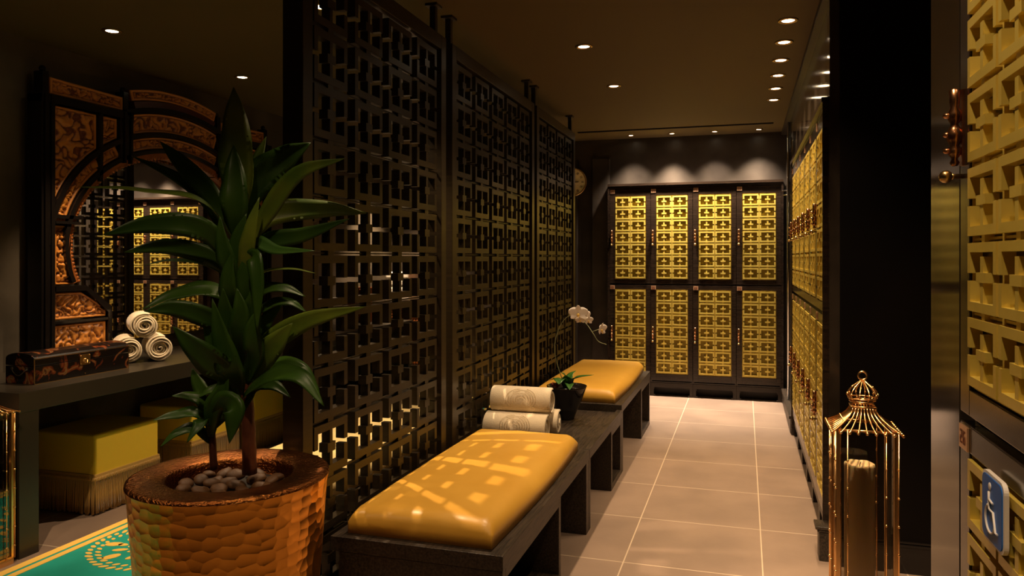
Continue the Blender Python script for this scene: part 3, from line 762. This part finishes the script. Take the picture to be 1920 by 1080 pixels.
# bead arc at the edge of the opening
bd = MB(); aband(bd, .018, .046, -20, 200, -.006, 60)
for i in range(110):
    a = math.radians(-20+220*i/109); bd.ball((XFm-.012, YC+(EA+.012)*math.cos(a), ZC+(EB+.012)*math.sin(a)), .012, 6, sx=.8)
mpart(bd, 'beaded_arc', M['carved_edge'])
def relief(poly_fn, nu, nv, name, amp=.020, sc=26, seed=0, m=None, x=XFm-.020, border=.08):
    """carved panel: poly_fn(u,v) -> (y,z); moulded rim and a carved field of swirls"""
    mb = MB()
    for j in range(nv+1):
        for i in range(nu+1):
            u, v = i/nu, j/nv; y, z = poly_fn(u, v)
            y0_, z0_ = poly_fn(0, v); y1_, z1_ = poly_fn(1, v); wu = math.hypot(y1_-y0_, z1_-z0_)
            y0_, z0_ = poly_fn(u, 0); y1_, z1_ = poly_fn(u, 1); wv = math.hypot(y1_-y0_, z1_-z0_)
            d = min(min(u, 1-u)*wu, min(v, 1-v)*wv)
            if d < .003: h = .0
            elif d < .014: h = .014
            elif d < .020: h = .004
            else:
                q = Vector((y*sc+seed, z*sc, seed*1.7)); nn = noise.noise(q+Vector((noise.noise(q*.6)*1.5, noise.noise(q*.6+Vector((5,0,0)))*1.5, 0)))
                h = amp*max(0, .35+1.1*abs(nn)-.15) if abs(nn) > .12 else .001
                h += .003*noise.noise(q*4)
            mb.v.append((x+h, y, z))
    r = nu+1
    for j in range(nv):
        for i in range(nu): mb.f.append((j*r+i, j*r+i+1, (j+1)*r+i+1, (j+1)*r+i)); mb.m.append(0); mb.sm.append(True)
    loop = list(range(r))+[j*r+nu for j in range(1, nv+1)]+[nv*r+i for i in reversed(range(nu))]+[j*r for j in reversed(range(1, nv))]
    n0 = len(mb.v)
    for q in loop: a, b, c = mb.v[q]; mb.v.append((-3.71, b, c))
    for i in range(len(loop)): mb.f.append((loop[i], n0+i, n0+(i+1)%len(loop), loop[(i+1)%len(loop)])); mb.m.append(0); mb.sm.append(False)
    return mpart(mb, name, m or M['carved'])
def relief_mat():
    """orange on the raised parts, blending to dark red in the cut ground"""
    m = mat('carved wood relief', (.17,.042,.008), .40); nt = m.node_tree; N = nt.nodes; L = nt.links; b = N['Principled BSDF']
    tc = N.new('ShaderNodeTexCoord'); sx = N.new('ShaderNodeSeparateXYZ'); L.new(tc.outputs['Object'], sx.inputs[0])
    mr = N.new('ShaderNodeMapRange'); mr.inputs[1].default_value = (XFm-.020+.001)+3.68; mr.inputs[2].default_value = (XFm-.020+.010)+3.68
    L.new(sx.outputs[0], mr.inputs[0]); mx = N.new('ShaderNodeMixRGB'); mx.inputs[1].default_value = (.12,.026,.007,1); mx.inputs[2].default_value = (.52,.20,.032,1)
    L.new(mr.outputs[0], mx.inputs[0]); L.new(mx.outputs[0], b.inputs['Base Color']); return m
M['relief'] = relief_mat()
def bil(a, b, c, d): return lambda u, v: (a[0]*(1-u)*(1-v)+b[0]*u*(1-v)+c[0]*u*v+d[0]*(1-u)*v, a[1]*(1-u)*(1-v)+b[1]*u*(1-v)+c[1]*u*v+d[1]*(1-u)*v)
def arcfn(k0, k1, a0, a1): return lambda u, v: (YC+(EA+k0+(k1-k0)*v)*math.cos(math.radians(a0+(a1-a0)*u)), ZC+(EB+k0+(k1-k0)*v)*math.sin(math.radians(a0+(a1-a0)*u)))
for s in (0, 1):
    f = (lambda p: p) if s == 0 else (lambda p: (2*YC-p[0], p[1]))
    relief(bil(f((3.24,.82)), f((3.60,.82)), f((3.60,.98)), f((3.24,.98))), 60, 30, 'carved_panel', seed=1+s, m=M['relief'], sc=30)
    relief(lambda u, v: f((3.24+.36*u, 1.005+v*(1.16-max(0, (u-.5)/.5)*.105-1.005))), 60, 34, 'carved_panel', seed=3+s, m=M['relief'], sc=30)
    relief(lambda u, v: f((3.24+(YC-(EA+.072)*math.sqrt(max(0, 1-((1.20+.335*v-ZC)/(EB+.07))**2))-3.24)*u if False else 3.245+u*(.105+.035*abs(v-.55)*1.6), 1.20+.335*v)), 26, 70, 'carved_panel', seed=5+s, m=M['relief'], sc=34)
    def spandrel(u, v):
        y = 3.240+.290*u; k = .18; zb = ZC+(EB+k)*math.sqrt(max(0, 1-((y-YC)/(EA+k))**2)) if abs(y-YC) < EA+k else ZC
        zb = max(zb, 1.60); return f((y, zb+(2.195-zb)*v))
    relief(spandrel, 70, 90, 'carved_panel', seed=8+s, m=M['relief'], sc=20, amp=.022)
    def sp2(u, v):
        y = 3.565+.120*u; k = .18; zb = ZC+(EB+k)*math.sqrt(max(0, 1-((y-YC)/(EA+k))**2)); return f((y, zb+(2.195-zb)*v))
    relief(sp2, 20, 50, 'carved_panel', seed=11+s, m=M['relief'], sc=30)
    # ring segment from the ledge up to the mullion
    am = ang_at(.11, 3.69); 
    a_lo, a_hi = (180-11, am) if s == 0 else (11, 180-am)
    relief(arcfn(.072, .150, a_lo, a_hi), 90, 22, 'carved_arc', seed=14+s, m=M['relief'], sc=34)
am = ang_at(.11, 3.79)
relief(arcfn(.072, .150, am, 180-am), 110, 22, 'carved_arc', seed=20, m=M['relief'], sc=34)
am = ang_at(.24, 3.79)
relief(arcfn(.178, .300, am, 180-am), 120, 34, 'carved_arc', seed=21, m=M['relief'], sc=26)
am = ang_at(.40, 3.80)
mpart(MB().strip(ell(.335, am, 180-am, 24), ell(.375, am, 180-am, 24), -3.71, XFm, 'x'), 'red_band', M['carved_dark'])
# pierced cresting
relief(arcfn(.380, .450, am, 180-am), 120, 22, 'cresting', seed=22, m=M['relief'], sc=36)
for s in (0,1):
    f = (lambda p: p) if s == 0 else (lambda p: (2*YC-p[0], p[1]))
    relief(bil(f((3.22,2.25)), f((3.73,2.25)), f((3.73,2.335)), f((3.22,2.345))), 80, 20, 'cresting', seed=24+s, m=M['relief'], sc=34)
    for y_ in (3.195, 3.755):
        fp = MB(); y2 = f((y_,0))[0]; fp.box(-3.70, XFm-.01, y2-.018, y2+.018, 2.245, 2.37); fp.ball((-3.66, y2, 2.385), .018, 10)
        mpart(fp, 'finial', M['black_lacquer'])

# ------------------------------------------------------------------ rug
RX0, RX1, RY0_, RY1_ = -3.04, -1.62+.0, .4, 6.9
RX1 = -2.12
e = empty('rug', (0,0,0), 'teal rug with yellow borders and scroll medallions on the floor at lower left', 'rug')
e.location = ((RX0+RX1)/2, 3.3, 0); rc = ((RX0+RX1)/2, 3.3, 0)
M['teal'] = mat('teal wool', (.0,.26,.20), .85, color2=(.005,.34,.28), noise_scale=3, bump=.3, bump_scale=400)
M['rug_yellow'] = mat('yellow wool', (.78,.50,.09), .85, bump=.3, bump_scale=400)
shift(MB().box(RX0, RX1, RY0_, RY1_, 0, .008), rc).build('pile', M['teal'], e)
rb = MB(); zt = .0095
for (a, b) in ((0,.045), (.062,.098)):
    rb.box(RX0+a, RX0+b, RY0_, RY1_, .007, zt); rb.box(RX1-b, RX1-a, RY0_, RY1_, .007, zt)
    rb.box(RX0, RX1, RY0_+a, RY0_+b, .007, zt); rb.box(RX0, RX1, RY1_-b, RY1_-a, .007, zt)
def petal(mb, x, y, a, l, w_):
    n = 10; P = [(x+math.cos(a)*l*math.cos(q)/2-math.sin(a)*w_*math.sin(q)/2, y+math.sin(a)*l*math.cos(q)/2+math.cos(a)*w_*math.sin(q)/2) for q in [2*PI*i/n for i in range(n)]]
    mb.prism(P, .007, zt, 'z')
rnd = random.Random(5); yy = .75
while yy < 6.6:
    cx_ = (RX0+RX1)/2-.04
    for rr, nn, l in ((.30,44,.040),(.262,38,.034),(.17,16,.060),(.12,12,.05),(.06,7,.05)):
        for i in range(nn):
            a = 2*PI*i/nn+rr*9; 
            if rr < .25 and (i % 4 == 3): continue
            petal(rb, cx_+rr*math.cos(a)*1.0, yy+rr*math.sin(a)*.95, a+PI/2+(.7 if rr > .25 else 1.3), l*rnd.uniform(.8,1.2), l*.52)
    for i in range(8):
        a = 2*PI*i/8+.3; petal(rb, cx_+.215*math.cos(a), yy+.21*math.sin(a), a, .085, .05)
    yy += .72
shift(rb, rc).build('yellow_pattern', M['rug_yellow'], e)

# ------------------------------------------------------------------ copper pot and dracaena
pc = Vector((-1.405, 1.835, 0))
e = empty('copper_planter', pc, 'hammered copper planter in the foreground holding the tall plant', 'planter')
MB().lathe([(.0001,.0),(.205,.0),(.212,.01),(.250,.45),(.268,.70),(.274,.728)], n=96).build('pot_shell', M['hammered'], e)
MB().lathe([(.274,.728),(.272,.736),(.262,.7395),(.180,.7355),(.172,.731),(.168,.715),(.165,.640),(.0001,.640)], n=96).build('rim', M['rim'], e)['label'] = 'copper rim with the dark ceiling reflection painted in'
MB().lathe([(.0001,.688),(.1655,.688),(.1655,.66),(.0001,.66)], n=40).build('soil', M['soil'], e)
rnd = random.Random(11)
placed = []
for rgn, cnt in ((.158, 1500),):
    for q in range(cnt):
        if len(placed) >= 60: break
        r_ = .0235*rnd.uniform(.75,1.1); a = rnd.uniform(0, 2*PI); d = (rgn-.030)*math.sqrt(rnd.random())
        x, y = d*math.cos(a), d*math.sin(a)
        if math.hypot(x-.025, y-.01) < .030 or math.hypot(x+.045, y+.01) < .022: continue
        if any(math.hypot(x-a_, y-b_) < (r_+c_)*.97 for a_, b_, c_ in placed): continue
        placed.append((x,y,r_))
pm = []
for k in range(5):
    mb = MB(); mb.ball((0,0,0), 1, 14, sx=1.25, sy=.95, sz=.62)
    mb.v = [tuple(Vector(v)*(1+.16*noise.noise(Vector(v)*1.3+Vector((k*7,0,0))))) for v in mb.v]
    o = mb.build('pebble', M['pebble']); pm.append(o.data); bpy.data.objects.remove(o)
for i, (x, y, r_) in enumerate(placed):
    o = bpy.data.objects.new('pebble', pm[i % 5]); COL.objects.link(o)
    o.location = pc+Vector((x, y, .690+r_*.55+.010*rnd.random())); o.scale = (r_,)*3; o.rotation_euler = (rnd.uniform(-.3,.3), rnd.uniform(-.3,.3), rnd.uniform(0,6.28))
    tag(o, 'smooth tan pebble covering the soil of the copper planter', 'pebble', 'pebbles in the copper planter')
D0 = 2.16
DR = empty('dracaena_plant', pc+Vector((.02,.01,.675)), 'tall dracaena with long dark green leaves growing in the copper planter', 'plant')
dc = pc+Vector((.02,.01,.675))
def dshift(mb): mb.v = [tuple(Vector(v)-dc) for v in mb.v]; return mb
tr = [at(468,888,D0), at(466,800,D0), at(460,700,D0), at(455,620,D0+.01), at(449,540,D0), at(445,470,D0), at(442,400,D0)]
tp = arc_pts(tr, 42); rr = [.0205-.0135*(i/(len(tp)-1))+.0010*math.sin(i*2.2) for i in range(len(tp))]
dshift(MB().tube(tp, rr, 14)).build('cane', M['bark'], DR)
t2_ = arc_pts([at(401,880,D0-.02), at(398,820,D0-.02), at(394,770,D0-.02), at(392,740,D0-.02)], 15)
dshift(MB().tube(t2_, [.011-.004*i/(len(t2_)-1) for i in range(len(t2_))], 10)).build('cane', M['bark'], DR)
# leaves: (points px,py,depth offset), width px, pale, roll
LV = [
 ([(447,420,0),(446,330,-.03),(443,240,-.02),(438,163,.02)], 58, 1, 0, 'f'),
 ([(443,452,-.03),(441,390,-.07),(440,330,-.06),(438,272,-.03)], 46, 0, 0, 'f'),
 ([(432,430,0),(395,365,.02),(345,310,.05),(299,264,.08)], 36, 0, 0, 'f'),
 ([(425,450,.02),(385,375,.08),(328,330,.14),(246,292,.2)], 22, 0, 0, 'f'),
 ([(432,440,-.04),(381,380,-.10),(270,358,-.16),(148,350,-.2)], 30, 1, 0, 'u'),
 ([(446,420,.02),(480,345,.04),(530,300,.06),(583,267,.08)], 60, 0, 0, 'f'),
 ([(448,400,.04),(462,340,.05),(482,300,.07),(499,256,.1)], 26, 1, 0, 'f'),
 ([(460,470,-.04),(505,395,-.08),(560,325,-.12),(646,297,-.14)], 30, 1, 0, 'f'),
 ([(455,470,.03),(505,405,.06),(600,392,.10),(688,400,.12)], 40, 1, 0, 'f'),
 ([(455,500,-.02),(500,455,-.04),(570,440,-.05),(655,410,-.06)], 30, 0, 0, 'f'),
 ([(440,470,.05),(397,428,.09),(345,412,.12),(292,408,.16)], 20, 0, 0, 'u'),
 ([(440,500,-.05),(385,432,-.10),(290,420,-.14),(194,440,-.16)], 38, 0, 0, 'f'),
 ([(440,520,0),(392,480,-.02),(312,462,-.05),(232,473,-.07)], 32, 0, 0, 'f'),
 ([(446,480,-.02),(470,452,-.06),(520,470,-.10),(590,470,-.12)], 26, 0, 0, 'u2'),
 ([(442,530,.04),(400,500,.07),(330,488,.09),(270,497,.1)], 20, 0, 0, 'u'),
 ([(447,570,-.02),(400,545,-.05),(330,552,-.08),(266,580,-.1)], 36, 0, 0, 'u2'),
 ([(452,640,-.02),(400,600,-.07),(330,578,-.11),(270,584,-.14)], 34, 0, 0, 'f'),
 ([(462,690,-.03),(510,640,-.06),(580,600,-.09),(685,575,-.12)], 36, 1, 0, 'f'),
 ([(450,540,.03),(490,512,.05),(540,504,.07),(592,512,.08)], 12, 1, 0, 'u'),
 ([(452,580,.03),(490,548,.04),(530,540,.05),(573,556,.06)], 26, 0, 0, 'u2'),
 ([(455,720,-.05),(415,690,-.10),(370,655,-.14),(324,612,-.16)], 48, 0, 0, 'f'),
 ([(475,712,-.04),(495,670,-.07),(520,640,-.09),(548,606,-.1)], 42, 1, 0, 'f'),
 ([(455,745,-.03),(500,710,-.09),(560,705,-.14),(608,762,-.17)], 36, 0, 0, 'u2'),
 ([(460,720,.01),(510,690,-.01),(560,690,-.03),(600,735,-.04)], 34, 0, 0, 'u2'),
 ([(460,500,-.06),(476,480,-.12),(483,540,-.14),(482,620,-.14)], 26, 0, 0, 'f'),
 ([(450,760,-.04),(420,700,-.06),(405,660,-.06),(380,600,-.06)], 34, 0, 0, 'f'),
 ([(455,690,-.02),(440,640,-.06),(425,590,-.08),(418,540,-.1)], 36, 0, 0, 'f'),
 ([(452,650,-.04),(462,600,-.08),(478,560,-.1),(486,510,-.1)], 30, 0, 0, 'f'),
 ([(446,560,-.05),(430,500,-.09),(418,460,-.1),(412,405,-.1)], 30, 0, 0, 'f'),
 ([(448,540,-.06),(462,480,-.1),(470,430,-.12),(486,370,-.12)], 26, 1, 0, 'f'),
 ([(450,610,.02),(500,575,.03),(540,566,.04),(575,585,.05)], 22, 0, 0, 'u2'),
 ([(452,700,.03),(480,640,.04),(500,600,.05),(530,570,.06)], 30, 0, 0, 'f'),
 ([(458,770,-.02),(480,730,-.05),(510,722,-.07),(545,745,-.08)], 28, 0, 0, 'u2'),
 ([(455,760,.0),(430,735,-.02),(400,730,-.03),(372,745,-.03)], 24, 0, 0, 'u2'),
 ([(447,560,-.03),(438,500,-.07),(446,450,-.08),(462,400,-.08)], 30, 0, 0, 'f'),
 ([(452,620,-.03),(466,570,-.07),(458,520,-.09),(468,470,-.09)], 32, 0, 0, 'f'),
 ([(450,600,-.03),(432,560,-.08),(428,520,-.10),(436,470,-.1)], 30, 0, 0, 'f'),
 ([(455,680,-.03),(446,630,-.08),(452,585,-.10),(444,540,-.1)], 34, 0, 0, 'f'),
 ([(462,720,-.03),(478,665,-.08),(474,620,-.10),(492,570,-.1)], 34, 0, 0, 'f'),
 ([(450,740,-.03),(436,700,-.09),(420,650,-.11),(398,560,-.12)], 44, 0, 0, 'f'),
 ([(396,800,-.02),(370,775,-.05),(330,778,-.07),(286,788,-.09)], 22, 0, 0, 'u2'),
 ([(394,830,-.02),(370,805,-.05),(335,810,-.07),(300,838,-.08)], 22, 0, 0, 'u2'),
 ([(394,790,-.02),(380,755,-.03),(355,743,-.04),(322,742,-.05)], 22, 0, 0, 'u2'),
 ([(396,820,-.04),(400,770,-.07),(415,735,-.08),(428,690,-.08)], 32, 0, 0, 'f'),
 ([(398,800,-.04),(420,760,-.09),(440,770,-.12),(430,832,-.12)], 46, 0, 0, 'f'),
 ([(394,790,-.01),(388,750,-.01),(372,720,0),(360,690,.01)], 28, 0, 0, 'f'),
 ([(396,810,-.03),(380,790,-.07),(372,800,-.10),(350,830,-.12)], 24, 0, 0, 'u2'),
]
fwd = Vector((-RY, RX, 0))
for pts, wd, pale, roll, mode in LV:
    P = [at(a, b, D0+c) for a, b, c in pts]
    up = -fwd if mode == 'f' else (Vector((0,0,1))-fwd*.35 if mode == 'u' else Vector((0,0,1))-fwd*.9)
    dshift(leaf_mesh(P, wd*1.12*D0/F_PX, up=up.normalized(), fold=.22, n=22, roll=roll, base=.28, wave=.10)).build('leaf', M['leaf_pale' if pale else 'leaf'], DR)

# ------------------------------------------------------------------ lanterns
def lantern(loc, label, candle=True):
    e = empty('wire_lantern', loc, label, 'lantern', 'gold wire lanterns on the floor')
    h = .090; z0, z1 = .03, .765; rr = .0028
    fb = MB(); fb.box(-h-.006,h+.006,-h-.006,h+.006,.0,.03); fb.build('base', M['wire'], e, .003)
    fr = MB()
    for sx_ in (-1,1):
        for sy_ in (-1,1):
            fr.box(sx_*h-.006, sx_*h+.006, sy_*h-.006, sy_*h+.006, z0, z1)
    for z in (z0+.004, z1-.004):
        for s in (-1,1): fr.box(-h,h,s*h-.004,s*h+.004,z-.004,z+.004); fr.box(s*h-.004,s*h+.004,-h,h,z-.004,z+.004)
    fr.build('corner_frame', M['wire'], e)
    wr = MB()
    spots_ = []
    for t in (-.34, .34):
        for s in (-1,1): spots_ += [(h*2*t*.98, s*(h+.007)), (s*(h+.007), h*2*t*.98)]
    for sx_ in (-1,1):
        for sy_ in (-1,1): spots_.append((sx_*(h+.008), sy_*(h+.008)))
    for (x, y) in spots_:
        wr.tube([(x,y,z0),(x,y,z1)], rr*.8, 6)
        for k in range(7): wr.ball((x,y,z0+.04+k*.095+(.02 if x*y > 0 else 0)), .0048, 6)
    wr.build('bamboo_wires', M['wire'], e)
    ro = MB(); H = h+.020
    def rp(bx, by, t):   # concave pagoda curve
        k = (1-t)**1.9; s = .036+(H-.036)*k; m = max(abs(bx), abs(by)); return (bx*s, by*s, .760+.072*t-.003*k)
    for i in range(-4, 5):
        for s in (-1,1):
            for (bx, by) in ((i/4, s), (s, i/4)):
                pts = [rp(bx, by, t/8) for t in range(9)]
                ro.tube(pts, .0028, 6); ro.ball(pts[0], .006, 6); ro.ball(pts[3], .0045, 6)
    for z_, k in ((.763, H-.018), (.832, .038)):
        for s in (-1,1): ro.tube([(-k,s*k,z_),(k,s*k,z_)], .003, 6); ro.tube([(s*k,-k,z_),(s*k,k,z_)], .003, 6)
    ro.build('pagoda_roof', M['wire'], e)
    cr = MB(); dz = .018
    for z_, k in ((.834,.040),(.850,.042),(.860,.046)): cr.tube([(k*math.cos(2*PI*i/24), k*math.sin(2*PI*i/24), z_) for i in range(25)], .003, 6, cap=False)
    for i in range(10):
        a = 2*PI*i/10; P = []
        for t in range(13):
            q = t/12; r_ = .040+.022*math.sin(PI*min(1, q*1.35)) if q < .74 else .062*math.cos((q-.5)*PI/1.0)*.0+.0
            r_ = [.037,.041,.046,.0485,.049,.0475,.044,.039,.033,.026,.018,.010,.002][t]
            P.append((r_*math.cos(a), r_*math.sin(a), .848+.076*q))
        cr.tube(P, .0026, 6); cr.ball(P[4], .005, 6); cr.ball(P[8], .0045, 6)
    cr.build('crown_cage', M['wire'], e)
    MB().tube([(.014*math.cos(2*PI*i/20), 0, .938+.014*math.sin(2*PI*i/20)) for i in range(21)], .0035, 8, cap=False).build('top_ring', M['wire'], e)
    gl = MB()
    for s in (-1,1): gl.box(-h+.006,h-.006,s*(h-.001)-.0015,s*(h-.001)+.0015,z0,z1-.01); gl.box(s*(h-.001)-.0015,s*(h-.001)+.0015,-h+.006,h-.006,z0,z1-.01)
    gl.build('glass_panes', M['glass'], e)
    return e
lx, ly = .396, 2.90
lantern((lx, ly, .045-.045), 'gold wire pagoda lantern holding a tall cream candle on the floor at right')
lantern((-3.185, 2.46, 0), 'gold wire lantern cut by the left edge, standing before the console end').scale = (1, 1, .885)
def candle(loc, label, H, R):
    e = empty('pillar_candle', loc, label, 'candle')
    mb = MB(); n = 40; prof = [(.0001,0),(R,0),(R,H-.02),(R*1.01,H-.008),(R*.97,H),(R*.86,H-.002),(R*.7,H-.012),(R*.3,H-.018),(.0001,H-.018)]
    mb.lathe(prof, n=n); mb.v = [(x*(1+.02*noise.noise(Vector((x*20,y*20,z*5)))), y, z+(.006*noise.noise(Vector((x*30,y*30,1))) if z > H*.9 else 0)) for x,y,z in mb.v]
    mb.build('wax', M['candle'], e)
    MB().tube([(0,0,H-.02),(.001,0,H-.005),(.004,0,H+.004)], .0016, 6).build('wick', M['ink'], e)
candle((lx-.010, ly+.0, .031), 'tall cream pillar candle inside the right-hand lantern', .600, .050)
candle((-3.185, 2.46, .028), 'pillar candle inside the lantern at the left edge', .40, .050)

# ------------------------------------------------------------------ far left corner, seen through the near screen
e = empty('carved_cabinet', (-3.35, 7.36, 0), 'red carved cabinet in the far left corner, glimpsed through the nearest screen', 'cabinet')
MB().box(-.36,.36,-.20,.24,.06,.86).build('cabinet_body', M['carved_dark'], e, .004)
MB().box(-.38,.38,-.22,.25,.86,.90).build('cabinet_top', M['black_wood'], e, .004)
cp = MB()
for i in range(2):
    for k in range(3):
        x0_ = -.33+i*.34; z0_ = .12+k*.245
        for a in range(9):
            for b in range(6): cp.ball((x0_+.035+a*.03, -.203, z0_+.035+b*.03), .015, 6, sy=.6)
        cp.box(x0_, x0_+.31, -.212, -.2, z0_, z0_+.012); cp.box(x0_, x0_+.31, -.212, -.2, z0_+.21, z0_+.222)
cp.build('carved_front', M['carved'], e)
for (x_, y_) in ((-.33,-.17),(.33,-.17),(-.33,.21),(.33,.21)): MB().box(x_-.025,x_+.025,y_-.025,y_+.025,0,.06).build('foot', M['black_wood'], e)
for k in range(4):
    o = MB().box(-3.62+.003*k, -3.34-.003*k, 7.22, 7.50, .90+k*.077, .90+k*.077+.075).build('folded_towel', M['white_towel'], bevel=.02)
    tag(o, ['lowest', 'second lowest', 'second highest', 'topmost'][k]+' white folded towel in the pile on the far carved cabinet', 'towel', 'folded white towels on the carved cabinet')
for (ox, oy, oz, lb) in ((-3.52, 6.45, .745, 'gold carved ornament on the far end of the console, glimpsed through the nearest screen'), (-3.14, 7.42, .90, 'gold carved ornament on the far corner cabinet right of the white towels')):
    e = empty('carved_ornament', (ox, oy, oz), lb, 'ornament')
    MB().box(-.15,.15,-.02,.02,0,.33).build('ornament_board', M['carved_edge'], e, .004)
    cp = MB()
    for a in range(10):
        for b in range(10): cp.ball((-.135+a*.030, -.022, .022+b*.031), .0135, 6, sy=.9)
    cp.build('carving', M['carved_edge'], e)
